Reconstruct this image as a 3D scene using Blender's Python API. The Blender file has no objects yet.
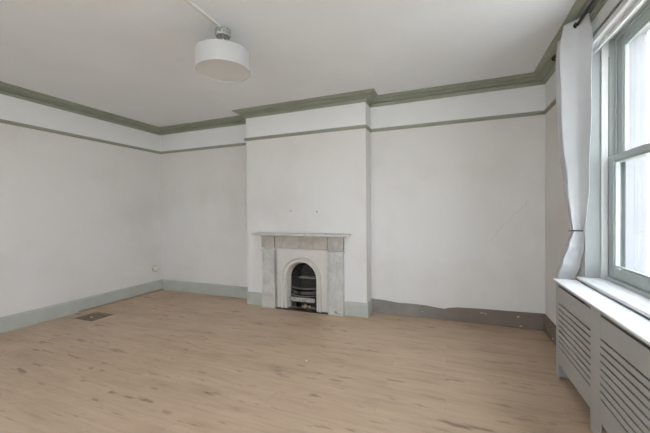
import bpy, bmesh, math, random
from mathutils import Vector, Matrix
random.seed(7)
C = bpy.context.scene.collection
PI = math.pi

# ------------------------------------------------------------------ room numbers (metres)
W = 6.22            # left wall x=0, right (window) wall x=W, back wall y=0, camera at negative y
REAR = -6.5
CEIL = 3.06
RAIL_Z = 2.641
CORN_Z = 2.953
SK = 0.195          # skirting height
BX0, BX1, BD = 2.137, 4.088, 0.2615     # chimney breast

# ------------------------------------------------------------------ materials
def mat(name, col, rough=.6, metal=0., spec=.5, **k):
    m = bpy.data.materials.new(name); m.use_nodes = True
    b = m.node_tree.nodes['Principled BSDF']
    b.inputs['Base Color'].default_value = (*col, 1)
    b.inputs['Roughness'].default_value = rough
    b.inputs['Metallic'].default_value = metal
    b.inputs['Specular IOR Level'].default_value = spec
    return m

class NT:
    def __init__(s, m):
        s.t = m.node_tree; s.b = s.t.nodes['Principled BSDF']
    def n(s, typ, **k):
        o = s.t.nodes.new(typ)
        for a, v in k.items(): setattr(o, a, v)
        return o
    def l(s, a, b): s.t.links.new(a, b)
    def coord(s, scale=(1, 1, 1)):
        tc = s.n('ShaderNodeTexCoord'); mp = s.n('ShaderNodeMapping')
        mp.inputs['Scale'].default_value = scale
        s.l(tc.outputs['Object'], mp.inputs['Vector']); return mp.outputs['Vector']
    def noise(s, vec, scale=5, detail=4, rough=.5):
        o = s.n('ShaderNodeTexNoise'); o.inputs['Scale'].default_value = scale
        o.inputs['Detail'].default_value = detail; o.inputs['Roughness'].default_value = rough
        s.l(vec, o.inputs['Vector']); return o.outputs['Fac']
    def ramp(s, fac, stops):
        o = s.n('ShaderNodeValToRGB'); e = o.color_ramp.elements
        while len(e) < len(stops): e.new(.5)
        for q, (p, c) in zip(e, stops):
            q.position = p; q.color = (*c, 1) if len(c) == 3 else c
        s.l(fac, o.inputs['Fac']); return o.outputs['Color']
    def mix(s, fac, a, b, mode='MIX'):
        o = s.n('ShaderNodeMix', data_type='RGBA', blend_type=mode)
        for i, v in ((0, fac), (6, a), (7, b)):
            if hasattr(v, 'is_output'): s.l(v, o.inputs[i])
            elif i == 0: o.inputs[0].default_value = v
            else: o.inputs[i].default_value = (*v, 1)
        return o.outputs[2]
    def math(s, op, a, b=None):
        o = s.n('ShaderNodeMath', operation=op)
        for i, v in ((0, a), (1, b)):
            if v is None: continue
            if hasattr(v, 'is_output'): s.l(v, o.inputs[i])
            else: o.inputs[i].default_value = v
        return o.outputs[0]
    def bump(s, h, strength=.2, dist=.01):
        o = s.n('ShaderNodeBump'); o.inputs['Strength'].default_value = strength
        o.inputs['Distance'].default_value = dist
        s.l(h, o.inputs['Height']); s.l(o.outputs['Normal'], s.b.inputs['Normal'])

def paint(name, col, var=.06, rough=.55, scale=3., bump=.05):
    m = mat(name, col, rough, spec=.35); t = NT(m)
    v = t.coord(); f = t.noise(v, scale, 6, .6)
    a = tuple(c*(1-var) for c in col); b = tuple(min(1, c*(1+var)) for c in col)
    t.l(t.ramp(f, [(.3, a), (.7, b)]), t.b.inputs['Base Color'])
    if bump: t.bump(t.noise(v, 60, 3, .5), bump, .004)
    return m

def wall_paint():
    """cream emulsion under the picture rail, cooler white frieze over it, with scuffs and filler patches"""
    m = mat('wall_paint', (.6, .58, .55), .75, spec=.2); t = NT(m)
    v = t.coord()
    tc = t.n('ShaderNodeTexCoord'); sp = t.n('ShaderNodeSeparateXYZ'); t.l(tc.outputs['Object'], sp.inputs[0])
    up = t.math('GREATER_THAN', sp.outputs['Z'], RAIL_Z-.02)
    f = t.noise(v, .9, 5, .55)
    low = t.ramp(f, [(.3, (.625, .595, .57)), (.5, (.68, .66, .64)), (.7, (.69, .677, .662))])
    f2 = t.noise(t.coord((1, 1, .6)), 3.2, 6, .65)
    low = t.mix(t.ramp(f2, [(.48, (0, 0, 0)), (.72, (.35, .35, .35))]), low, (.705, .70, .70))
    f3 = t.noise(v, 2.1, 8, .7)
    low = t.mix(t.ramp(f3, [(.60, (0, 0, 0)), (.74, (.30, .30, .30))]), low, (.59, .55, .52))
    # fine diagonal crack in the right alcove
    d = t.math('SUBTRACT', sp.outputs['Z'], t.math('ADD', t.math('MULTIPLY', t.math('SUBTRACT', sp.outputs['X'], 5.63), 1.15), 1.08))
    d = t.math('ABSOLUTE', t.math('ADD', d, t.math('MULTIPLY', t.math('SUBTRACT', t.noise(v, 7, 4), .5), .22)))
    ck = t.math('MULTIPLY', t.math('LESS_THAN', d, .009), t.math('MULTIPLY', t.math('GREATER_THAN', sp.outputs['X'], 5.62), t.math('LESS_THAN', sp.outputs['X'], 6.05)))
    ck = t.math('MULTIPLY', ck, t.math('GREATER_THAN', sp.outputs['Y'], -.1))
    low = t.mix(t.math('MULTIPLY', ck, .2), low, (.36, .34, .32))
    hi = t.ramp(f, [(.3, (.72, .722, .725)), (.7, (.76, .762, .765))])
    t.l(t.mix(up, low, hi), t.b.inputs['Base Color'])
    h = t.math('ADD', t.noise(v, 6, 5, .6), t.math('MULTIPLY', t.noise(v, 90, 2, .5), .15))
    t.bump(h, .18, .012)
    return m

def floor_mat():
    """oak laminate, boards running parallel with the fireplace wall"""
    m = mat('oak_laminate', (.4, .3, .22), .42, spec=.35); t = NT(m)
    v = t.coord()
    br = t.n('ShaderNodeTexBrick'); br.offset = .37; br.offset_frequency = 2
    br.inputs['Scale'].default_value = 1
    br.inputs['Brick Width'].default_value = 1.28; br.inputs['Row Height'].default_value = .192
    br.inputs['Mortar Size'].default_value = .0010; br.inputs['Mortar Smooth'].default_value = .3
    br.inputs['Color1'].default_value = (0, 0, 0, 1); br.inputs['Color2'].default_value = (1, 1, 1, 1)
    br.inputs['Mortar'].default_value = (.5, .5, .5, 1); br.inputs['Bias'].default_value = 0
    t.l(v, br.inputs['Vector'])
    base = t.ramp(br.outputs['Color'], [(0, (.485, .355, .250)), (.5, (.50, .368, .262)), (1, (.515, .382, .274))])
    # shift the grain from board to board
    va = t.n('ShaderNodeVectorMath', operation='MULTIPLY_ADD')
    t.l(br.outputs['Color'], va.inputs[0]); va.inputs[1].default_value = (3.1, 1.7, 5.3)
    t.l(t.coord((1, 9, 1)), va.inputs[2])
    g = t.noise(va.outputs[0], 2.6, 8, .62)
    base = t.mix(.40, base, t.ramp(g, [(.28, (.62, .57, .52)), (.45, (.95, .94, .93)), (.64, (1.10, 1.11, 1.13))]), 'MULTIPLY')
    va2 = t.n('ShaderNodeVectorMath', operation='MULTIPLY_ADD')
    t.l(br.outputs['Color'], va2.inputs[0]); va2.inputs[1].default_value = (7, 2, 1)
    t.l(t.coord((1.25, 5.5, 1)), va2.inputs[2])
    k = t.noise(va2.outputs[0], 2.9, 4, .55)
    base = t.mix(t.ramp(k, [(.605, (0, 0, 0)), (.65, (.28, .28, .28)), (.72, (.72, .72, .72))]), base, (.17, .115, .08))
    w = t.noise(t.coord((.7, 2.6, 1)), 1.9, 5, .6)
    base = t.mix(.5, base, t.ramp(w, [(.32, (.76, .735, .71)), (.48, (1, .995, .99)), (.7, (1.15, 1.15, 1.16))]), 'MULTIPLY')
    base = t.mix(t.math('MULTIPLY', br.outputs['Fac'], .35), base, (.14, .09, .06))
    t.l(base, t.b.inputs['Base Color'])
    t.l(t.ramp(t.noise(v, 2.5, 4, .6), [(.3, (.36, .36, .36)), (.7, (.52, .52, .52))]), t.b.inputs['Roughness'])
    t.bump(t.math('SUBTRACT', t.math('MULTIPLY', g, .25), br.outputs['Fac']), .12, .003)
    return m

def marble(name, a, b, vein):
    m = mat(name, a, .35, spec=.4); t = NT(m)
    v = t.coord()
    f = t.noise(v, 7, 8, .7)
    base = t.ramp(f, [(.35, a), (.65, b)])
    w = t.n('ShaderNodeTexWave'); w.inputs['Scale'].default_value = 1.1; w.inputs['Distortion'].default_value = 22
    w.inputs['Detail'].default_value = 5; w.inputs['Detail Scale'].default_value = 1.4
    t.l(t.coord((1, 1, .6)), w.inputs['Vector'])
    base = t.mix(t.ramp(w.outputs['Fac'], [(.0, (.45, .45, .45)), (.16, (0, 0, 0))]), base, vein)
    t.l(base, t.b.inputs['Base Color'])
    t.bump(t.noise(v, 40, 4, .6), .06, .003)
    return m

def bare_board():
    """unpainted skirting: grey primer and old brown paint with chips"""
    m = mat('bare_skirting', (.2, .18, .16), .7, spec=.25); t = NT(m)
    tc = t.n('ShaderNodeTexCoord'); sp = t.n('ShaderNodeSeparateXYZ'); t.l(tc.outputs['Object'], sp.inputs[0])
    v = t.coord((1, 1, 2))
    gr = t.n('ShaderNodeMapRange'); gr.inputs[1].default_value = 4.9; gr.inputs[2].default_value = 5.6
    t.l(t.math('ADD', sp.outputs['X'], t.math('MULTIPLY', t.noise(v, 5, 4), .6)), gr.inputs[0])
    base = t.mix(gr.outputs[0], (.265, .245, .23), (.195, .158, .13))
    f = t.noise(v, 4, 7, .7)
    base = t.mix(t.ramp(f, [(.35, (.4, .4, .4)), (.6, (0, 0, 0))]), base, (.15, .125, .105))
    ch = t.noise(v, 9, 3, .5)
    t.l(t.mix(t.ramp(ch, [(.69, (0, 0, 0)), (.705, (.8, .8, .8))]), base, (.62, .58, .53)), t.b.inputs['Base Color'])
    t.bump(f, .25, .01)
    return m

def brick_mat(name, c1, c2, mortar):
    m = mat(name, c1, .85); t = NT(m)
    br = t.n('ShaderNodeTexBrick'); br.inputs['Scale'].default_value = 1
    br.inputs['Brick Width'].default_value = .23; br.inputs['Row Height'].default_value = .075; br.inputs['Mortar Size'].default_value = .006
    br.inputs['Color1'].default_value = (*c1, 1); br.inputs['Color2'].default_value = (*c2, 1); br.inputs['Mortar'].default_value = (*mortar, 1)
    tc = t.n('ShaderNodeTexCoord'); sp = t.n('ShaderNodeSeparateXYZ'); cb = t.n('ShaderNodeCombineXYZ')
    t.l(tc.outputs['Object'], sp.inputs[0])
    t.l(t.math('ADD', sp.outputs['X'], sp.outputs['Y']), cb.inputs[0]); t.l(sp.outputs['Z'], cb.inputs[1])
    t.l(cb.outputs[0], br.inputs['Vector'])
    t.l(br.outputs['Color'], t.b.inputs['Base Color'])
    return m

def glass_mat():
    m = bpy.data.materials.new('window_glass'); m.use_nodes = True
    t = m.node_tree; t.nodes.clear()
    o = t.nodes.new('ShaderNodeOutputMaterial'); mx = t.nodes.new('ShaderNodeMixShader')
    tr = t.nodes.new('ShaderNodeBsdfTransparent'); gl = t.nodes.new('ShaderNodeBsdfGlossy')
    tr.inputs['Color'].default_value = (.955, .97, .965, 1); gl.inputs['Roughness'].default_value = .02
    lw = t.nodes.new('ShaderNodeLayerWeight'); lw.inputs['Blend'].default_value = .5
    pw = t.nodes.new('ShaderNodeMath'); pw.operation = 'POWER'; pw.inputs[1].default_value = 5
    fr = t.nodes.new('ShaderNodeMath'); fr.operation = 'MULTIPLY_ADD'; fr.inputs[1].default_value = .5; fr.inputs[2].default_value = .02
    t.links.new(lw.outputs['Facing'], pw.inputs[0]); t.links.new(pw.outputs[0], fr.inputs[0])
    t.links.new(fr.outputs[0], mx.inputs[0]); t.links.new(tr.outputs[0], mx.inputs[1]); t.links.new(gl.outputs[0], mx.inputs[2])
    t.links.new(mx.outputs[0], o.inputs['Surface']); return m

def cloth_mat():
    m = mat('curtain_cloth', (.5, .51, .53), .9, spec=.1); t = NT(m)
    v = t.coord(); f = t.noise(v, 5, 5, .6)
    t.l(t.ramp(f, [(.3, (.56, .57, .585)), (.7, (.63, .64, .655))]), t.b.inputs['Base Color'])
    t.b.inputs['Sheen Weight'].default_value = .2
    tl = t.n('ShaderNodeBsdfTranslucent'); tl.inputs['Color'].default_value = (.6, .61, .63, 1)
    mx = t.n('ShaderNodeMixShader'); mx.inputs[0].default_value = .22
    out = t.t.nodes['Material Output']
    t.l(t.b.outputs[0], mx.inputs[1]); t.l(tl.outputs[0], mx.inputs[2]); t.l(mx.outputs[0], out.inputs['Surface'])
    t.bump(t.noise(t.coord((1, 1, .25)), 30, 3, .6), .15, .006)
    return m

def iron_mat():
    m = mat('cast_iron', (.03, .03, .03), .55, spec=.4); t = NT(m)
    v = t.coord(); f = t.noise(v, 14, 6, .7)
    t.l(t.ramp(f, [(.35, (.012, .011, .010)), (.6, (.03, .028, .026)), (.8, (.07, .06, .05))]), t.b.inputs['Base Color'])
    t.bump(f, .4, .01); return m

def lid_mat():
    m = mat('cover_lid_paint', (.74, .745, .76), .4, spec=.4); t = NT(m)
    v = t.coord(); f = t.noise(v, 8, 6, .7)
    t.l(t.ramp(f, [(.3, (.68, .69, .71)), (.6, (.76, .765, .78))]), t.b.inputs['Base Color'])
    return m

M = dict(
    wall=wall_paint(), floor=floor_mat(),
    ceil=paint('ceiling_paint', (.765, .785, .81), .03, .8, 1.2, .08),
    sage=paint('olive_moulding_paint', (.305, .325, .26), .08, .45, 4),
    rail=paint('olive_rail_paint', (.29, .305, .24), .08, .45, 4),
    skirt=paint('pale_sage_paint', (.43, .445, .405), .07, .45, 4),
    bare=bare_board(),
    trimwood=paint('darkened_wood_strip', (.29, .22, .165), .12, .5, 9),
    marble=marble('grey_marble', (.46, .445, .42), (.60, .585, .555), (.40, .39, .37)),
    marble2=marble('stained_marble', (.36, .32, .275), (.48, .44, .395), (.31, .28, .25)),
    insert=paint('white_iron_paint', (.60, .57, .53), .03, .4, 6),
    iron=iron_mat(), steel=mat('worn_iron', (.14, .135, .13), .4, .4),
    ash=paint('pale_ash_iron', (.34, .32, .29), .5, .8, 30), slate=paint('black_slate', (.035, .034, .036), .2, .4, 12),
    rubble=paint('plaster_rubble', (.36, .30, .20), .25, .9, 25),
    winpaint=paint('sage_window_paint', (.36, .39, .375), .05, .35, 5),
    reveal=paint('shaded_reveal_paint', (.27, .285, .28), .05, .5, 3),  # reveal colour lowered to carry the shade beside the window
    staff=paint('white_bead_paint', (.52, .52, .51), .05, .45, 6),
    sill=paint('sill_paint', (.70, .715, .72), .05, .35, 6),
    glass=glass_mat(), ext=paint('grey_stucco', (.29, .29, .305), .06, .85, 3),
    cloth=cloth_mat(), rod=mat('dark_bronze', (.035, .03, .028), .35, .6),
    blind=paint('white_blind', (.72, .725, .73), .02, .45, 3),
    cover=paint('cover_paint_shaded', (.39, .38, .365), .03, .45, 4), lid=lid_mat(),  # cover front darkened to carry its shade, lid left white
    dark=mat('cover_interior_shade', (.03, .028, .027), .9), rad=paint('radiator_enamel', (.55, .55, .54), .02, .35),  # the dark colour stands for shade inside the radiator cover
    chrome=None, shade=None,
    plastic=paint('white_plastic', (.70, .69, .67), .02, .4), ivory=paint('aged_ivory_plastic', (.60, .54, .43), .05, .4, 20),
    grit=mat('brown_hole', (.05, .04, .035), .9),
    vent=paint('dusty_board', (.20, .165, .12), .3, .8, 14),
    smear=mat('grey_smear', (.36, .36, .37), .7), flake=mat('paint_flake', (.78, .76, .72), .7),
    slateroof=paint('blue_slate', (.16, .18, .21), .15, .6, 6),
    brick=brick_mat('grey_brick', (.30, .28, .26), (.24, .22, .21), (.36, .35, .33)),
    ground=paint('pale_paving', (.42, .41, .39), .12, .9, 1), dglass=mat('dark_pane', (.05, .06, .07), .08),
)
def chrome():
    m = mat('speckled_chrome', (.6, .6, .58), .4, .6); t = NT(m)
    v = t.coord(); n = t.n('ShaderNodeTexVoronoi'); n.inputs['Scale'].default_value = 55; t.l(v, n.inputs['Vector'])
    t.l(t.ramp(n.outputs['Distance'], [(.1, (.20, .20, .18)), (.6, (.50, .50, .48))]), t.b.inputs['Base Color'])
    t.bump(n.outputs['Distance'], .5, .01); return m
M['chrome'] = chrome()
def shade():
    m = paint('white_lampshade', (.50, .50, .505), .015, .8, 3, .05); return m
M['shade'] = shade()
M['diff'] = paint('frosted_diffuser', (.62, .62, .61), .03, .35, 2, 0)

# ------------------------------------------------------------------ mesh helpers
class MB:
    def __init__(s): s.bm = bmesh.new()
    def box(s, x0, x1, y0, y1, z0, z1, rot=None, at=None):
        P = [(x0, y0, z0), (x1, y0, z0), (x1, y1, z0), (x0, y1, z0), (x0, y0, z1), (x1, y0, z1), (x1, y1, z1), (x0, y1, z1)]
        P = [Vector(p) for p in P]
        if rot is not None:
            at = Vector(at); P = [rot @ (p-at) + at for p in P]
        v = [s.bm.verts.new(p) for p in P]
        for f in ((0, 3, 2, 1), (4, 5, 6, 7), (0, 1, 5, 4), (1, 2, 6, 5), (2, 3, 7, 6), (3, 0, 4, 7)):
            s.bm.faces.new([v[i] for i in f])
        return s
    def prism(s, pts, axis, a, b):
        """closed outline in the two other axes pushed from a to b along axis"""
        def mk(p, w):
            q = list(p); q.insert(axis, w); return s.bm.verts.new(q)
        A = [mk(p, a) for p in pts]; B = [mk(p, b) for p in pts]; n = len(pts)
        s.bm.faces.new(A[::-1]); s.bm.faces.new(B)
        for i in range(n): s.bm.faces.new((A[i], A[(i+1) % n], B[(i+1) % n], B[i]))
        return s
    def lathe(s, prof, n=48, at=(0, 0, 0), axis=2, cap=True):
        rings = []
        for r, h in prof:
            ring = []
            for i in range(n):
                a = 2*PI*i/n; q = [r*math.cos(a), r*math.sin(a)]; q.insert(axis, h)
                ring.append(s.bm.verts.new(Vector(q)+Vector(at)))
            rings.append(ring)
        for A, B in zip(rings, rings[1:]):
            for i in range(n): s.bm.faces.new((A[i], A[(i+1) % n], B[(i+1) % n], B[i]))
        if cap:
            s.bm.faces.new(rings[0][::-1]); s.bm.faces.new(rings[-1])
        return s
    def tube(s, pts, r, n=10):
        pts = [Vector(p) for p in pts]; rings = []
        for i, p in enumerate(pts):
            d = (pts[min(i+1, len(pts)-1)]-pts[max(i-1, 0)]).normalized()
            u = d.cross(Vector((0, 0, 1)));
            if u.length < 1e-3: u = d.cross(Vector((1, 0, 0)))
            u.normalize(); w = d.cross(u)
            rings.append([s.bm.verts.new(p+r*(math.cos(2*PI*k/n)*u+math.sin(2*PI*k/n)*w)) for k in range(n)])
        for A, B in zip(rings, rings[1:]):
            for k in range(n): s.bm.faces.new((A[k], A[(k+1) % n], B[(k+1) % n], B[k]))
        s.bm.faces.new(rings[0]); s.bm.faces.new(rings[-1][::-1])
        return s
    def sweep(s, path, prof, closed_prof=True):
        """mitred moulding: path = plan points with the room on the LEFT hand, prof = (distance out of the wall, z)"""
        P = [Vector(p) for p in path]; n = len(P); rings = []
        nor = []
        for a, b in zip(P, P[1:]):
            d = (b-a).normalized(); nor.append(Vector((-d.y, d.x)))
        for i in range(n):
            if i == 0: m = nor[0]
            elif i == n-1: m = nor[-1]
            else:
                m = nor[i-1]+nor[i]; m = m/ (1+nor[i-1].dot(nor[i]))
            rings.append([s.bm.verts.new((P[i].x+m.x*d, P[i].y+m.y*d, z)) for d, z in prof])
        k = len(prof)
        for A, B in zip(rings, rings[1:]):
            for j in range(k): s.bm.faces.new((A[j], B[j], B[(j+1) % k], A[(j+1) % k]))
        s.bm.faces.new(rings[0]); s.bm.faces.new(rings[-1][::-1])
        return s
    def lump(s, at, r, seed, sq=(1, 1, 1)):
        rd = random.Random(seed)
        g = bmesh.ops.create_icosphere(s.bm, subdivisions=1, radius=r)
        for v in g['verts']:
            k = rd.uniform(.7, 1.2); v.co = Vector((v.co.x*k*sq[0], v.co.y*k*sq[1], v.co.z*k*sq[2]))+Vector(at)
        return s
    def build(s, name, m, parent=None, bevel=0, smooth=False, seg=2, loc=None):
        bmesh.ops.recalc_face_normals(s.bm, faces=s.bm.faces)
        me = bpy.data.meshes.new(name)
        if loc is not None: bmesh.ops.translate(s.bm, verts=s.bm.verts, vec=-Vector(loc))
        s.bm.to_mesh(me); s.bm.free()
        o = bpy.data.objects.new(name, me); C.objects.link(o)
        me.materials.append(m)
        if loc is not None: o.location = loc
        if parent is not None: o.parent = parent
        if bevel:
            b = o.modifiers.new('bevel', 'BEVEL'); b.width = bevel; b.segments = seg; b.limit_method = 'ANGLE'; b.angle_limit = .6
            b.harden_normals = False
        if smooth:
            for p in me.polygons: p.use_smooth = True
        return o

def tag(o, label, cat, kind=None, group=None):
    o['label'] = label; o['category'] = cat
    if kind: o['kind'] = kind
    if group: o['group'] = group
    return o
def empty(name, loc, label, cat, kind=None, group=None):
    o = bpy.data.objects.new(name, None); C.objects.link(o); o.location = loc; o.empty_display_size = .1
    return tag(o, label, cat, kind, group)
def S(o, label, cat): return tag(o, label, cat, 'structure')

# ------------------------------------------------------------------ room shell
# floor with the rectangular cut-out beside the left wall
HX0, HX1, HY0, HY1 = .235, .625, -1.705, -1.375
m = MB()
for x0, x1, y0, y1 in ((0, HX0, REAR, 0), (HX1, W, REAR, 0), (HX0, HX1, REAR, HY0), (HX0, HX1, HY1, 0)):
    m.box(x0, x1, y0, y1, -.03, 0)
S(m.build('floor', M['floor']), 'pale brown oak laminate floor with boards parallel to the fireplace wall', 'floor')
S(MB().box(-.2, W+.36, REAR-.2, .2, CEIL, CEIL+.2).build('ceiling', M['ceil']), 'plain off white plaster ceiling', 'ceiling')
S(MB().box(-.2, 0, REAR-.2, .2, -.03, CEIL).build('wall_left', M['wall']), 'long blank white wall at the left with round socket near its corner', 'wall')
S(MB().box(0, W, 0, .2, -.03, CEIL).build('wall_back', M['wall']), 'white alcove wall either side of the chimney breast', 'wall')

WIN = [(-2.74, -1.22, .82, 2.84), (-5.95, -4.45, .82, 2.84)]  # the second opening is added to let in fill light
def wall_with_holes(along0, along1, holes, fix0, fix1, axis, z1=CEIL):
    """box wall running along `axis` between fix0..fix1 of the other axis"""
    m = MB()
    def bx(a0, a1, z0, z1_):
        if a1-a0 < 1e-4 or z1_-z0 < 1e-4: return
        if axis == 1: m.box(fix0, fix1, a0, a1, z0, z1_)
        else: m.box(a0, a1, fix0, fix1, z0, z1_)
    c = along0
    for a0, a1, z0, zt in sorted(holes):
        bx(c, a0, -.03, z1); bx(a0, a1, -.03, z0); bx(a0, a1, zt, z1); c = a1
    bx(c, along1, -.03, z1)
    return m
S(wall_with_holes(REAR-.2, .2, WIN, W, W+.30, 1).build('wall_right', M['wall']), 'wall on the right holding the tall sash window', 'wall')
REAR_FILL_HOLES = [(2.20, 4.00, .30, 2.84), (4.15, 5.95, .30, 2.84)]  # openings added behind the camera to let in fill light
S(wall_with_holes(0, W, REAR_FILL_HOLES, REAR-.30, REAR, 0).build('wall_rear', M['wall']), 'wall behind the viewer with two tall windows added for fill light', 'wall')

# chimney breast with the fireplace recess
RX0, RX1, RZ = 2.74, 3.48, .86
m = MB()
m.box(BX0, RX0, -BD, 0, -.03, CEIL).box(RX1, BX1, -BD, 0, -.03, CEIL).box(RX0, RX1, -BD, 0, RZ, CEIL)
S(m.build('wall_chimney_breast', M['wall']), 'white chimney breast projecting between the two alcoves', 'wall')

# mouldings : the path keeps the room on its left hand (walking right wall -> back -> left wall)
PATH = [(W, REAR), (W, 0), (BX1, 0), (BX1, -BD), (BX0, -BD), (BX0, 0), (0, 0), (0, REAR)]
z = CORN_Z
corn = [(0, z), (.016, z), (.018, z+.012), (.030, z+.016), (.034, z+.030), (.010, z+.034), (.012, z+.044), (.046, z+.050), (.066, z+.058), (.080, z+.068),
        (.060, z+.074), (.062, z+.082), (.098, z+.080), (.114, z+.085), (.130, z+.092), (.150, z+.095), (.150, CEIL), (0, CEIL)]
S(MB().sweep(PATH, corn).build('trim_1', M['sage']), 'olive green moulded cornice around the top of the walls', 'cornice')
z = RAIL_Z
rail = [(0, z-.046), (.010, z-.046), (.014, z-.036), (.024, z-.026), (.026, z-.012), (.018, z-.008), (.016, z), (0, z)]
# picture rail stops at the window reveal
S(MB().sweep([(W, -1.02), (W, 0), (BX1, 0), (BX1, -BD), (BX0, -BD), (BX0, 0), (0, 0), (0, REAR)], rail).build('trim_2', M['rail']),
  'thin olive green picture rail below the white frieze', 'picture rail')
def skirt(path, name, mt, label, h=SK, t=.02):
    prof = [(0, 0), (t, 0), (t, h-.025), (t-.005, h-.012), (t-.012, h), (0, h)]
    return S(MB().sweep(path, prof).build(name, mt), label, 'skirting board')
skirt([(0, 0), (0, REAR)], 'baseboard_left', M['skirt'], 'pale sage skirting board along the left wall')
skirt([(BX0, -BD), (BX0, 0), (.02, 0)], 'baseboard_back_left', M['skirt'], 'pale sage skirting board in the left alcove')
skirt([(2.452, -BD), (BX0+.0005, -BD)], 'baseboard_chimney_left', M['skirt'], 'short pale sage skirting left of the fireplace')
skirt([(BX1, -.02), (BX1, -BD), (3.768, -BD)], 'baseboard_chimney_right', M['skirt'], 'short pale sage skirting right of the fireplace')
# stripped skirting in the right alcove; its top edge is uneven where the wall lining hangs over
top = [(BX1, .195), (4.25, .192), (4.40, .178), (4.47, .170), (4.62, .174), (4.85, .168), (5.0, .152), (5.08, .146), (5.14, .166), (5.24, .182), (5.5, .192), (5.8, .197), (W, .204)]
m = MB(); m.prism([(BX1, 0), (W, 0)][::1] + [(x, h) for x, h in reversed(top)], 1, -.022, 0)
S(m.build('baseboard_back_right', M['bare'], bevel=.003), 'stripped grey brown skirting in the right alcove with ragged top edge', 'skirting board')
m = MB(); m.box(W-.022, W, -1.19, -.022, 0, .2)
S(m.build('baseboard_right', M['bare'], bevel=.003), 'bare brown skirting between alcove corner and radiator cover', 'skirting board')
m = MB(); m.sweep([(.02, -.02), (.02, -1.50)], [(0, 0), (.028, 0), (.025, .012), (.015, .020), (0, .022)])  # strip coloured darker to stand for the shadow gap under the skirting
S(m.build('trim_3', M['trimwood']), 'narrow brown wood strip at the foot of the left skirting, darkened as its shadow gap', 'edge strip')

# ------------------------------------------------------------------ windows
def window(n, x, y0, y1, z0, z1, label, rot=0, origin=(0, 0), full=True):
    """sash window; built along y in the right wall with its room side at x, y1 = far jamb"""
    e = empty('window_%d' % n, (x, y1, z0), label, 'window', 'structure')
    L = lambda X, Y, Z: (X-x, Y-y1, Z-z0)
    def put(m, name, mt, par, bv=.003):
        bmesh.ops.translate(m.bm, verts=m.bm.verts, vec=(-x, -y1, -z0))
        return m.build(name, mt, par, bevel=bv)
    # plastered and boarded reveal on the room side
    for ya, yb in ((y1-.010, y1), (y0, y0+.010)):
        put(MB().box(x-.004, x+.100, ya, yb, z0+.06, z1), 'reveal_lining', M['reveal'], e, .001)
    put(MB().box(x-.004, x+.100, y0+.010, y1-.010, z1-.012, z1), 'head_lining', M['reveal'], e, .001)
    # staff bead, pulley stile and parting bead of the box frame, on three sides
    def ring(xa, xb, w, name, mt, zb=z0+.06):
        m = MB()
        m.box(xa, xb, y1-w, y1, zb, z1).box(xa, xb, y0, y0+w, zb, z1).box(xa, xb, y0+w, y1-w, z1-w, z1)
        return put(m, name, mt, e, .002)
    ring(x+.100, x+.145, .026, 'staff_bead', M['staff'])
    ring(x+.145, x+.260, .008, 'pulley_stile', M['winpaint'])
    ring(x+.1935, x+.2015, .026, 'parting_bead', M['staff'])
    ring(x+.2435, x+.30, .055, 'outer_lining', M['ext'])
    if full:
        put(MB().box(x+.1495, x+.156, y1-.0095, y1-.0075, z0+.3, z1-.14), 'cord_slot', M['grit'], e, 0)
    ext = MB()
    ext.box(x+.30, x+.375, y1-.055, y1+.25, z0-.1, z1+.25).box(x+.30, x+.375, y0-.25, y0+.055, z0-.1, z1+.25).box(x+.30, x+.375, y0+.055, y1-.055, z1-.015, z1+.25)
    put(ext, 'outer_surround', M['ext'], e, 0)
    put(MB().box(x+.22, x+.45, y0-.05, y1+.05, z0-.1, z0+.030), 'outer_sill', M['ext'], e, .004)
    # inner sill board with nosing, and the stop bead behind it
    put(MB().box(x-.056, x+.125, y0-.03, y1+.03, z0+.035, z0+.06), 'window_sill', M['sill'], e, .007) if False else None
    m = MB(); m.box(x+.001, x+.125, y0, y1, z0+.0, z0+.06).box(x-.055, x+.001, y0-.03, y1+.012, z0+.034, z0+.06)
    put(m, 'window_sill', M['sill'], e, .006)
    put(MB().box(x+.125, x+.147, y0+.026, y1-.026, z0+.03, z0+.088), 'stop_bead', M['winpaint'], e, .005)
    put(MB().box(x+.147, x+.26, y0+.008, y1-.008, z0+.0, z0+.072), 'sub_sill', M['winpaint'], e, .003)
    def sash(name, xa, xb, zb, zt, bot, topr, st=.097):
        ya, yb = y0+.010, y1-.010
        m = MB()
        m.box(xa, xb, yb-st, yb, zb, zt).box(xa, xb, ya, ya+st, zb, zt)
        m.box(xa, xb, ya+st, yb-st, zb, zb+bot).box(xa, xb, ya+st, yb-st, zt-topr, zt)
        s = put(m, name, M['winpaint'], e, .004)
        # glazing moulding
        g = MB(); k = .012
        g.box(xa+.008, xb-.008, yb-st-k, yb-st, zb+bot, zt-topr).box(xa+.008, xb-.008, ya+st, ya+st+k, zb+bot, zt-topr)
        g.box(xa+.008, xb-.008, ya+st+k, yb-st-k, zb+bot, zb+bot+k).box(xa+.008, xb-.008, ya+st+k, yb-st-k, zt-topr-k, zt-topr)
        gb = put(g, 'glazing_bead', M['winpaint'], s, .003)
        p = put(MB().box((xa+xb)/2-.002, (xa+xb)/2+.002, ya+st, yb-st, zb+bot, zt-topr), 'pane', M['glass'], s, 0)
        return s
    zm = 1.885
    lo = sash('lower_sash', x+.148, x+.192, z0+.075, zm, .100, .050)
    up = sash('upper_sash', x+.203, x+.243, zm-.055, z1-.010, .055, .085)
    if full:
        put(MB().box(x+.135, x+.148, y1-.235, y1-.195, z0+.168, z0+.180), 'sash_lift', M['staff'], lo, .003)
    if rot:
        e.rotation_euler = (0, 0, rot); e.location = (*origin, z0)
    return e
window(1, W, *WIN[0], 'tall two pane sash window with pale sage frame beside the curtain')
window(2, W, *WIN[1], 'unseen second sash window added for fill light in the right wall beside the viewer', full=False)  # unseen window, added to brighten the room
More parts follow.
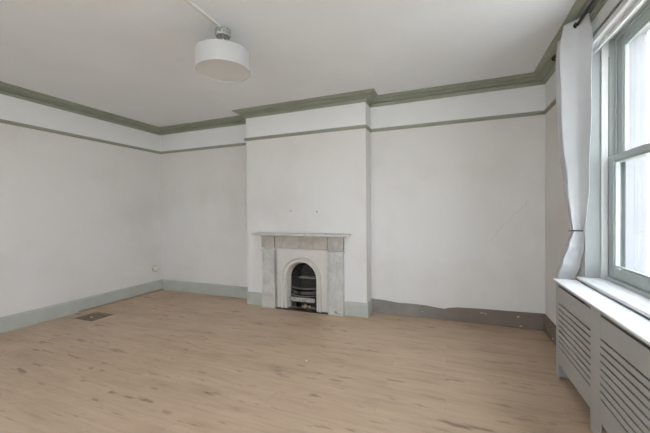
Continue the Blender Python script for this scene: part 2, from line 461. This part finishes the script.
# unseen rear windows added to let in fill light: x axis of the window frame points out of the room (-y)
for k, (hx0_, hx1_, hz0, hz1) in enumerate(REAR_FILL_HOLES):
    window(3+k, W, hx0_-hx1_, 0, hz0, hz1, ('left', 'right')[k]+' one of two unseen tall sash windows added in the rear wall for fill light', rot=-PI/2, origin=(hx1_, REAR), full=False)

# roller blind drawn up in the window head
y0, y1 = WIN[0][0]+.012, WIN[0][1]-.012
e = empty('roller_blind', (W+.05, (y0+y1)/2, 2.74), 'white roller blind rolled up at the head of the window', 'blind')
lc = Vector(e.location)
def loc_build(m, name, mt, e, **k):
    bmesh.ops.translate(m.bm, verts=m.bm.verts, vec=-Vector(e.location)); return m.build(name, mt, e, **k)
prof = [(W-.004, 2.770), (W-.004, 2.812), (W+.006, 2.822), (W+.07, 2.822), (W+.07, 2.770)]
loc_build(MB().prism(prof, 1, y0, y1), 'cassette', M['blind'], e, bevel=.004)
loc_build(MB().lathe([(.020, y0+.01), (.020, y1-.01)], 20, (W+.028, 0, 2.789), 1), 'roller', M['blind'], e, smooth=False)
loc_build(MB().box(W+.045, W+.058, y0+.012, y1-.012, 2.735, 2.757), 'bottom_bar', M['blind'], e, bevel=.004)
loc_build(MB().box(W+.049, W+.051, y0+.016, y1-.016, 2.752, 2.772), 'blind_cloth', M['blind'], e)

# ------------------------------------------------------------------ curtain rod and curtain
RODX, RODZ = 6.110, 2.925
e = empty('curtain_rod', (RODX, -1.9, RODZ), 'dark metal curtain rod running over the window', 'curtain rod')
loc_build(MB().tube([(RODX, -.86, RODZ), (RODX, -3.25, RODZ)], .0125, 14), 'rod', M['rod'], e, smooth=True)
for ye, sg in ((-.86, 1), (-3.25, -1)):
    loc_build(MB().lathe([(.013, 0), (.02, .008*sg), (.02, .016*sg), (.012, .022*sg), (.024, .04*sg), (.028, .055*sg), (.02, .075*sg), (.004, .084*sg)], 20, (RODX, ye, RODZ), 1), 'finial', M['rod'], e, smooth=True)
for yb in (-.90, -3.15):
    m = MB().tube([(RODX, yb, RODZ-.012), (W-.012, yb, RODZ-.03)], .007, 10)
    m.lathe([(.026, W-.012), (.026, W)], 20, (0, yb, RODZ-.03), 0)
    m.box(RODX-.016, RODX+.016, yb-.006, yb+.006, RODZ-.02, RODZ-.011)
    loc_build(m, 'bracket', M['rod'], e)

def lerp(a, b, t): return a+(b-a)*t
def interp(tab, z):
    for (za, va), (zb, vb) in zip(tab, tab[1:]):
        if za >= z >= zb:
            t = (za-z)/(za-zb); t = t*t*(3-2*t); return tuple(lerp(p, q, t) for p, q in zip(va, vb))
    return tab[-1][1] if z < tab[-1][0] else tab[0][1]
# z : (x centre, far y, near y, fold depth)
CT = [(2.968, (6.098, -.98, -1.47, .066)), (2.80, (6.096, -.98, -1.47, .084)), (2.5, (6.098, -.98, -1.46, .084)), (2.0, (6.106, -1.0, -1.44, .074)), (1.65, (6.122, -1.06, -1.41, .056)),
      (1.40, (6.140, -1.12, -1.36, .044)), (1.27, (6.148, -1.15, -1.32, .034)), (1.16, (6.140, -1.08, -1.29, .042)), (1.0, (6.122, -1.00, -1.24, .048)), (.86, (6.108, -.91, -1.17, .052)), (.70, (6.106, -.90, -1.15, .052))]
e = empty('curtain', (6.115, -1.15, .82), 'pale grey eyelet curtain gathered and tied beside the window', 'curtain')
bm = bmesh.new(); NU, NV = 120, 110
rows = []
NW = 1.75
for j in range(NV+1):
    zz = lerp(2.968, .82, j/NV); xc, ya, yb, a = interp(CT, zz)
    row = []
    for i in range(NU+1):
        u = i/NU; ph = 2*PI*NW*u
        wob = (.10*math.sin(3.1*u*6+zz*2.2)+.22*math.sin(zz*1.7+u*5))*min(1, max(0, (2.968-zz)/.27))
        sx = math.sin(ph+wob); sx = math.copysign(abs(sx)**.8, sx)
        q = min(1, max(0, (u-.35)/.3)); env = lerp(.5, 1, q*q*(3-2*q))
        xx = xc-a*sx*env + .004*math.sin(zz*11+u*9)
        yy = lerp(ya, yb, u) + .012*math.sin(2*ph+zz)
        row.append(bm.verts.new((xx, yy, zz)))
    rows.append(row)
for A, B in zip(rows, rows[1:]):
    for i in range(NU): bm.faces.new((A[i], A[i+1], B[i+1], B[i]))
mb = MB(); mb.bm.free(); mb.bm = bm
cur = loc_build(mb, 'curtain_panel', M['cloth'], e, smooth=True)
so = cur.modifiers.new('thick', 'SOLIDIFY'); so.thickness = .003; so.offset = 0
# eyelets where the cloth crosses the rod
for k in range(1, 4):
    u = k*.5/NW
    m = MB(); m.lathe([(.0145, -.004), (.026, -.004), (.026, .004), (.0145, .004), (.0145, -.004)], 20, (RODX, lerp(-.98, -1.47, u)+.012*math.sin(4*PI*NW*u+2.925), RODZ), 1, cap=False)
    loc_build(m, 'eyelet', M['rod'], e)
# tie-back band round the pinch
pts = []
for k in range(25):
    a = 2*PI*k/24; pts.append((6.148+.042*math.cos(a), -1.235+.098*math.sin(a), 1.272-.006*math.sin(a)))
loc_build(MB().tube(pts, .0045, 8), 'tie_band', M['rod'], e, smooth=True)

# ------------------------------------------------------------------ radiator cover
X0 = 6.018; LZ = .85; YL, YR = -1.205, -2.80
e = empty('radiator_cover', (X0, (YL+YR)/2, 0), 'white painted slatted radiator cover under the window', 'radiator cover')
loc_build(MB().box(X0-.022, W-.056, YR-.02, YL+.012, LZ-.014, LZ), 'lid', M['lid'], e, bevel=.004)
PAN = [(-1.275, -1.940), (-2.088, -2.740)]
m = MB(); t0, t1 = X0, X0+.009
ztop = LZ-.0145
# stiles (also the feet), rails and the slats between the slots
sty = [(YL, PAN[0][0]), (PAN[0][1], PAN[1][0]), (PAN[1][1], YR)]
m.box(t0, t1, PAN[0][0], YL, .0, ztop)
m.box(t0, t1, PAN[1][0], PAN[0][1], .0, ztop)
m.box(t0, t1, YR, PAN[1][1], .0, ztop)
for a, b in PAN:
    m.box(t0, t1, b, a, .660, .796).box(t0, t1, b, a, .811, ztop)   # upper rail, with a long slot under the lid
    m.box(t0, t1, b, a, .135, .280)                 # apron
    n = 9; z0, z1 = .280, .660; gap = .0115; pitch = (z1-z0-gap)/ (n-1)
    for k in range(n-1):
        zz = z0+gap+k*pitch
        m.box(t0, t1, b, a, zz, zz+pitch-gap)
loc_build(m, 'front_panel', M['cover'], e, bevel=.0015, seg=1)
m = MB()
m.box(t1, W-.003, YL-.018, YL, .0, ztop)
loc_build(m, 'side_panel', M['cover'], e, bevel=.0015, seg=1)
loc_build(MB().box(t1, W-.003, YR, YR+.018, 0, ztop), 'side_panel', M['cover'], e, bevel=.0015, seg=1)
# radiator inside the cover, coloured dark to stand for the shade in there
e2 = empty('radiator', (W-.09, -2.0, .12), 'panel radiator behind the slats of the cover, coloured dark as shade', 'radiator')
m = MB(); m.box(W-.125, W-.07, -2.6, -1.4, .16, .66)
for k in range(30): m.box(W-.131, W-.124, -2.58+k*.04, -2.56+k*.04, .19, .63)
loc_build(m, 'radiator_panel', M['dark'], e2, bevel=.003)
for yy in (-2.5, -1.5):
    loc_build(MB().tube([(W-.098, yy, .17), (W-.098, yy, 0)], .009, 10), 'pipe', M['dark'], e2)
    loc_build(MB().box(W-.072, W-.001, yy-.02, yy+.02, .3, .5), 'wall_bracket', M['dark'], e2)
m = MB()
for a, b, w in (((6.062, -2.064), (6.078, -2.072), .010), ((6.078, -2.072), (6.105, -2.098), .005), ((6.108, -2.10), (6.142, -2.138), .006)):
    d = (Vector(b)-Vector(a)).normalized(); nrm = Vector((-d.y, d.x))*w/2
    q = [Vector(a)+nrm*.4, Vector(a)-nrm, Vector(b)-nrm*.5, Vector(b)+nrm]
    m.prism([tuple(p) for p in q], 2, LZ, LZ+.0012)
tag(m.build('smear', M['smear']), 'grey scuffed smear of dried glue on top of the radiator cover', 'stain')

# ------------------------------------------------------------------ fireplace
yb = -BD
e = empty('fireplace', (3.11, yb, 0), 'grey marble fireplace surround with white arched insert on the chimney breast', 'fireplace')
FX0, FX1 = 2.452, 3.768; PW = .225; FZ = .915
# mantel shelf with bed mould
m = MB(); m.box(2.335, 3.868, yb-.200, yb, 1.116, 1.147)
loc_build(m, 'mantel_shelf', M['marble'], e, bevel=.007, seg=3)
m = MB(); m.box(FX0-.012, FX1+.012, yb-.10, yb, 1.094, 1.116)
loc_build(m, 'bed_mould', M['marble2'], e, bevel=.005)
# frieze with corner blocks
m = MB(); m.box(FX0+PW+.009, FX1-PW-.009, yb-.066, yb, FZ, 1.092)
loc_build(m, 'frieze', M['marble2'], e, bevel=.003)
for xa in (FX0, FX1-PW):
    bl = loc_build(MB().box(xa, xa+PW, yb-.078, yb, FZ+.006, 1.092), 'corner_block', M['marble2'], e, bevel=.003)
    g = MB()
    for q in ((.018, .022, .03, .15), (PW-.022, PW-.018, .03, .15)): g.box(xa+q[0], xa+q[1], yb-.0795, yb-.078, FZ+q[2], FZ+q[3])
    # capital, shaft with sunk panel, plinth
for xa in (FX0, FX1-PW):
    p = MB(); st = .020
    ya = yb-.070; zb, zt = .20, .862
    p.box(xa+.006, xa+PW-.006, ya+.014, yb, zb, zt)
    p.box(xa+.006, xa+.006+st, ya, ya+.014, zb, zt).box(xa+PW-.006-st, xa+PW-.006, ya, ya+.014, zb, zt)
    p.box(xa+.006+st, xa+PW-.006-st, ya, ya+.014, zb, zb+st).box(xa+.006+st, xa+PW-.006-st, ya, ya+.014, zt-st, zt)
    sh = loc_build(p, 'pilaster', M['marble'], e, bevel=.0015, seg=1)
    c = MB(); c.box(xa-.006, xa+PW+.006, yb-.090, yb, .866, .890).box(xa+.006, xa+PW-.006, yb-.045, yb, .890, FZ+.006)
    loc_build(c, 'capital', M['marble'], e, bevel=.004)
    c = MB(); c.box(xa-.002, xa+PW+.002, yb-.080, yb, 0, .185).box(xa+.002, xa+PW-.002, yb-.075, yb, .185, .20)
    loc_build(c, 'plinth', M['marble'], e, bevel=.004)
    # inner slip, returning to the insert
    s = xa+PW if xa < 3 else xa-.020
    loc_build(MB().box(s+.013 if xa < 3 else s, s+.020 if xa < 3 else s+.013, yb-.040, yb, 0, FZ), 'inner_slip', M['marble'], e, bevel=.002)

# chipped corners of the right plinth
for k, (cx, cz, r) in enumerate(((3.585, .155, .014), (3.66, .045, .022), (3.69, .03, .016), (3.61, .12, .009), (3.72, .02, .014))):
    loc_build(MB().lump((cx, yb-.079, cz), r, k, (1, .12, 1.2)), 'chip', M['bare'], e)

# insert plate with arched hole: front at yb-.030
AX, AZ, R1, R0 = 3.100, .470, .320, .244
IX0, IX1, IZ = FX0+PW+.020, FX1-PW-.020, FZ
def arch(r, n=24, zb=0.0):
    pts = [(AX+r, zb)]
    for k in range(n+1):
        a = PI*k/n; pts.append((AX+r*math.cos(a), AZ+r*math.sin(a)))
    pts.append((AX-r, zb)); return pts
def strip(m, A, B, ya, yb2):
    """faces between two outlines at depths ya, yb2"""
    va = [m.bm.verts.new((p[0], ya, p[1])) for p in A]; vb = [m.bm.verts.new((p[0], yb2, p[1])) for p in B]
    for i in range(len(A)-1): m.bm.faces.new((va[i], va[i+1], vb[i+1], vb[i]))
def rect_like(A):
    out = []
    for (x, z) in A:
        dx, dz = x-AX, z-AZ
        if dz <= 0: out.append((IX1 if dx > 0 else IX0, z)); continue
        k = min(((IX1-AX) if dx > 0 else (AX-IX0))/max(abs(dx), 1e-6), (IZ-AZ)/max(dz, 1e-6))
        out.append((AX+dx*k, AZ+dz*k))
    return out
ZB = .012
m = MB(); A = arch(R1, zb=ZB); Bq = rect_like(A)
# corners of the plate
strip(m, A, Bq, yb-.022, yb-.022)
for cx in (IX0, IX1):
    pass
n = len(A); va = []
cor = [(IX1, IZ), (IX0, IZ)]
# fill the two upper corner triangles
for s, (cx, cz) in ((1, cor[0]), (-1, cor[1])):
    lst = [p for p in Bq if p[1] > AZ and (p[0]-AX)*s > 0]
    a_ = [p for p in lst if abs(p[0]-cx) < 1e-5]; b_ = [p for p in lst if abs(p[1]-cz) < 1e-5]
    if a_ and b_:
        pa = max(a_, key=lambda p: p[1]); pb_ = max(b_, key=lambda p: (p[0]-AX)*s)
        v = [m.bm.verts.new((p[0], yb-.022, p[1])) for p in (pa, (cx, cz), pb_)]; m.bm.faces.new(v)
loc_build(m, 'insert_plate', M['insert'], e)
# moulded arch rim: stepped roll then a splayed reveal
m = MB()
seq = [(R1+.004, -.020), (R1, -.058), (R1-.008, -.066), (R1-.016, -.062), (R1-.022, -.044), (R1-.030, -.026), (R1-.036, -.026), (R1-.040, -.036), (R0+.010, -.040), (R0+.003, -.036), (R0, -.026), (R0-.004, -.010), (R0-.010, .030), (R0-.018, .055), (R0-.020, .085)]
for (ra, ya), (rb, y2) in zip(seq, seq[1:]):
    strip(m, arch(ra, zb=ZB), arch(rb, zb=ZB), yb+ya, yb+y2)
loc_build(m, 'arch_rim', M['insert'], e, smooth=False)
loc_build(MB().box(IX0-.018, IX1+.018, yb-.078, yb+.02, 0, .012), 'hearth_slab', M['slate'], e, bevel=.002)

# iron grate and firebox inside the arch
e = empty('fire_grate', (AX, yb+.1, 0), 'black cast iron fire grate inside the arched fireplace opening', 'fire grate')
r = R0-.020
# firebox: straight sides, sloped back, throat
m = MB()
sx = r+.002
def quad(m, *p): m.bm.faces.new([m.bm.verts.new(q) for q in p])
yf, yk = yb+.085, yb+.225
xa, xb = AX-sx, AX+sx; xi, xj = AX-.13, AX+.13
quad(m, (xa, yf, 0.012), (xi, yk, .012), (xi, yk, .46), (xa, yf, .46))
quad(m, (xb, yf, 0.012), (xj, yk, .012), (xj, yk, .46), (xb, yf, .46))
quad(m, (xi, yk, .012), (xj, yk, .012), (xj, yk, .46), (xi, yk, .46))
quad(m, (xa, yf, .012), (xb, yf, .012), (xj, yk, .012), (xi, yk, .012))
# upper hood following the arch
ring0 = [(AX+sx*math.cos(PI*k/16), AZ-.01+sx*math.sin(PI*k/16)) for k in range(17)]
ring1 = [(AX+.13*math.cos(PI*k/16), AZ-.01+.19*math.sin(PI*k/16)) for k in range(17)]
for k in range(16):
    quad(m, (ring0[k][0], yf, ring0[k][1]), (ring0[k+1][0], yf, ring0[k+1][1]), (ring1[k+1][0], yk+.015, ring1[k+1][1]), (ring1[k][0], yk+.015, ring1[k][1]))
quad(m, *[(p[0], yk+.015, p[1]) for p in ring1])
fb = loc_build(m, 'fireback', M['iron'], e)
# throat ledge
m = MB(); m.box(AX-.10, AX+.165, yb+.10, yb+.225, .452, .462)
for k in range(7): m.lump((AX-.08+k*.04, yb+.10, .464+.004*(k % 3)), .010, k, (1.6, .6, .6))
loc_build(m, 'throat_ledge', M['ash'], e)
# hobs either side of the fire basket
for sgn in (-1, 1):
    a, b = (AX-sx+.004, AX-.135) if sgn < 0 else (AX+.135, AX+sx-.004)
    loc_build(MB().box(a, b, yb+.075, yb+.15, .012, .285), 'hob', M['iron'], e, bevel=.004)
# bowed bars
for zz, rr in ((.318, .012), (.262, .0095), (.240, .0075), (.205, .009)):
    pts = []
    for k in range(17):
        t = -1+k/8; pts.append((AX+t*(sx-.012), yb+.075-.085*(1-t*t), zz))
    loc_build(MB().tube(pts, rr, 8), 'grate_bar', M['steel'], e, smooth=True)
# end uprights, basket floor and ash fret
for sgn in (-1, 1):
    loc_build(MB().box(AX+sgn*(sx-.014)-.006, AX+sgn*(sx-.014)+.006, yb+.066, yb+.084, .012, .335), 'bar_post', M['steel'], e, bevel=.002)
loc_build(MB().box(AX-.19, AX+.19, yb+.02, yb+.20, .130, .142), 'basket_floor', M['iron'], e)
m = MB()
m.box(AX-.205, AX+.205, yb-.008, yb+.004, .132, .182)
for k in range(12): m.lathe([(.013, yb-.012), (.015, yb+.0)], 10, (AX-.187+k*.034, 0, .132), 1)
loc_build(m, 'ash_fret', M['ash'], e)
# loose rubble in the ash pit: separate lumps
spots = [(AX+.03, .045, .036, 0), (AX+.105, .042, .032, 0), (AX+.168, .040, .022, 0), (AX-.03, .075, .024, 0)]
for k, (xx, yy, rr, w) in enumerate(spots):
    o = MB().lump((0, 0, 0), rr, k+20, (1.15, .7, .8)).build('rubble', M['rubble']); o.location = (xx, yb+yy, .0125+rr*.93)
    tag(o, {0: 'largest buff lump of rubble at the centre of the fireplace ash pit', 1: 'buff lump of rubble just right of the largest in the ash pit',
            2: 'small buff lump at the right end of the fireplace ash pit', 3: 'small lump lying behind the other rubble under the fire grate'}[k], 'rubble', group='rubble in the ash pit')

# ------------------------------------------------------------------ pendant light and cable trunking
LX, LY = 3.315, -2.235
e = empty('ceiling_light', (LX, LY, CEIL), 'white drum ceiling light with round metal ceiling cap', 'ceiling light')
loc_build(MB().lathe([(.060, CEIL), (.066, CEIL-.006), (.067, CEIL-.050), (.062, CEIL-.064), (.03, CEIL-.072), (.01, CEIL-.074)], 18, (LX, LY, 0)), 'ceiling_cap', M['chrome'], e)
loc_build(MB().tube([(LX, LY, CEIL-.07), (LX, LY, 2.84)], .006, 10), 'stem', M['plastic'], e)
R = .230; ZB_, ZT = 2.693, 2.855
loc_build(MB().lathe([(R-.004, ZB_), (R, ZB_), (R, ZT), (R-.004, ZT), (R-.004, ZB_)], 72, (LX, LY, 0), cap=False), 'lamp_shade', M['shade'], e, smooth=False)
loc_build(MB().lathe([(.01, ZB_+.006), (R-.0045, ZB_+.006), (R-.0045, ZB_+.012), (.01, ZB_+.012)], 72, (LX, LY, 0)), 'diffuser', M['diff'], e)
m = MB()
for k in range(3):
    a = 2*PI*k/3; m.tube([(LX, LY, 2.845), (LX+(R-.004)*math.cos(a), LY+(R-.004)*math.sin(a), 2.862)], .003, 6)
m.lathe([(.03, 2.80), (.03, 2.85)], 16, (LX, LY, 0))
loc_build(m, 'shade_carrier', M['plastic'], e)
m = MB(); m.box(LX-.002, LX+.030, -4.6, LY-.062, CEIL-.016, CEIL)
tag(m.build('cable_trunking', M['plastic'], bevel=.003), 'white cable trunking on the ceiling running to the drum light', 'cable trunking')

# ------------------------------------------------------------------ small things
# round cable outlet on the left wall
e = empty('wall_socket', (0, -.168, .43), 'round pale outlet low on the left wall near the corner', 'socket')
loc_build(MB().lathe([(.068, 0), (.068, .012), (.060, .020), (.03, .022)], 32, (0, -.168, .43), 0), 'cover_plate', M['ivory'], e)
loc_build(MB().lathe([(.040, .018), (.040, .026), (.030, .030)], 24, (0, -.168, .43), 0), 'centre_boss', M['plastic'], e)
for dz in (-.05, .05): loc_build(MB().lathe([(.006, .018), (.006, .0235)], 10, (0, -.168, .43+dz), 0), 'screw', M['grit'], e)
# holes on the chimney breast
for xx, zz, rr, lb in ((2.928, 1.476, .010, 'small dark wall plug on the chimney breast, left of two'), (3.352, 1.462, .010, 'small dark wall plug on the chimney breast, right of two')):
    o = MB().lathe([(rr, -.004), (rr*.8, 0)], 12, (0, 0, 0), 1).build('wall_plug', M['grit']); o.location = (xx, -BD, zz)
    tag(o, lb, 'wall plug', group='wall plugs above the mantel')
# board set down in the floor cut-out
e = empty('floor_vent', ((HX0+HX1)/2, (HY0+HY1)/2, -.03), 'dusty recessed vent plate set in the floor by the left wall', 'floor vent')
m = MB(); m.box(HX0, HX1, HY0, HY1, -.030, -.018)
loc_build(m, 'plate', M['vent'], e)
m = MB()
for a in ((HX0, HX0+.012, HY0, HY1), (HX1-.012, HX1, HY0, HY1), (HX0+.012, HX1-.012, HY0, HY0+.012), (HX0+.012, HX1-.012, HY1-.012, HY1)):
    m.box(*a, -.018, -.003)
loc_build(m, 'frame', M['trimwood'], e)
m = MB()
for k in range(6): m.box(HX0+.06, HX1-.06, HY0+.06+k*.036, HY0+.072+k*.036, -.018, -.012)
loc_build(m, 'grille', M['vent'], e)
loc_build(MB().lump(((HX0+HX1)/2-.03, (HY0+HY1)/2-.02, -.010), .018, 3, (1.3, 1, .4)), 'plaster_crumb', M['flake'], e)
o = MB().lump((0, 0, 0), .009, 4, (1, .8, 1.6)).build('paint_flake', M['flake']); o.location = (3.858, -1.745, .011)
tag(o, 'white paint flake lying on the floor in front of the fireplace', 'paint flake')

# ------------------------------------------------------------------ outside
S(MB().box(-30, 60, -60, 60, -3.7, -3.5).build('ground', M['ground']), 'street level ground outside', 'ground')
e = empty('house', (18, 14, -3.5), 'grey brick house with slate roof across the street', 'house')
hx0, hx1, hy0, hy1 = 14, 22, 2, 26
loc_build(MB().box(hx0, hx1, hy0, hy1, -3.5, 1.75), 'wall', M['brick'], e)
loc_build(MB().prism([(hx0-.4, 1.7), (hx1+.4, 1.7), ((hx0+hx1)/2, 2.9)], 1, hy0-.3, hy1+.3), 'roof', M['slateroof'], e)
for yy in (8.0, 18.0): loc_build(MB().box(17.5, 18.5, yy, yy+1.2, 2.4, 3.5), 'chimney', M['brick'], e)
for k in range(6):
    for zz in (-2.6, -.4):
        f = loc_build(MB().box(hx0-.05, hx0, hy0+1.5+k*4, hy0+2.6+k*4, zz, zz+1.5), 'window', M['staff'], e)
        loc_build(MB().box(hx0-.06, hx0-.05, hy0+1.58+k*4, hy0+2.52+k*4, zz+.08, zz+1.42), 'pane', M['dglass'], f)

# ------------------------------------------------------------------ light
sc = bpy.context.scene
w = bpy.data.worlds.new('overcast'); sc.world = w; w.use_nodes = True
bg = w.node_tree.nodes['Background']; bg.inputs['Color'].default_value = (.875, .93, 1, 1); bg.inputs['Strength'].default_value = 1.0
sun = bpy.data.lights.new('sun', 'SUN'); sun.energy = 3.0; sun.angle = .3; sun.color = (1, .96, .9)  # added to light the ground, which bounces light up to the ceiling
so_ = bpy.data.objects.new('sun', sun); C.objects.link(so_); so_.location = (-10, 4, 20)
so_.rotation_euler = (Vector((.72, -.25, -.75))).to_track_quat('-Z', 'Y').to_euler()

# ------------------------------------------------------------------ camera
cam = bpy.data.cameras.new('camera'); co = bpy.data.objects.new('camera', cam); C.objects.link(co)
cam.sensor_width = 36; cam.lens = 317.84/650*36; cam.clip_start = .05
yaw, pitch, roll = -.3773, -.0130, -.0097
f = Vector((math.sin(yaw)*math.cos(pitch), math.cos(yaw)*math.cos(pitch), math.sin(pitch)))
r = Vector((math.cos(yaw), -math.sin(yaw), 0)); u = r.cross(f)
r2 = math.cos(roll)*r+math.sin(roll)*u; u2 = -math.sin(roll)*r+math.cos(roll)*u
co.matrix_world = Matrix(((r2.x, u2.x, -f.x, 5.1665), (r2.y, u2.y, -f.y, -4.5219), (r2.z, u2.z, -f.z, 1.45), (0, 0, 0, 1)))
sc.camera = co

sc.view_settings.view_transform = 'Standard'; sc.view_settings.look = 'None'
sc.view_settings.gamma = 1; sc.view_settings.use_curve_mapping = False
sc.view_settings.exposure = 3.10
cy = sc.cycles
cy.max_bounces = 14; cy.diffuse_bounces = 8; cy.glossy_bounces = 4; cy.transparent_max_bounces = 12
cy.use_denoising = True; cy.caustics_reflective = False; cy.caustics_refractive = False
cy.sample_clamp_indirect = 10
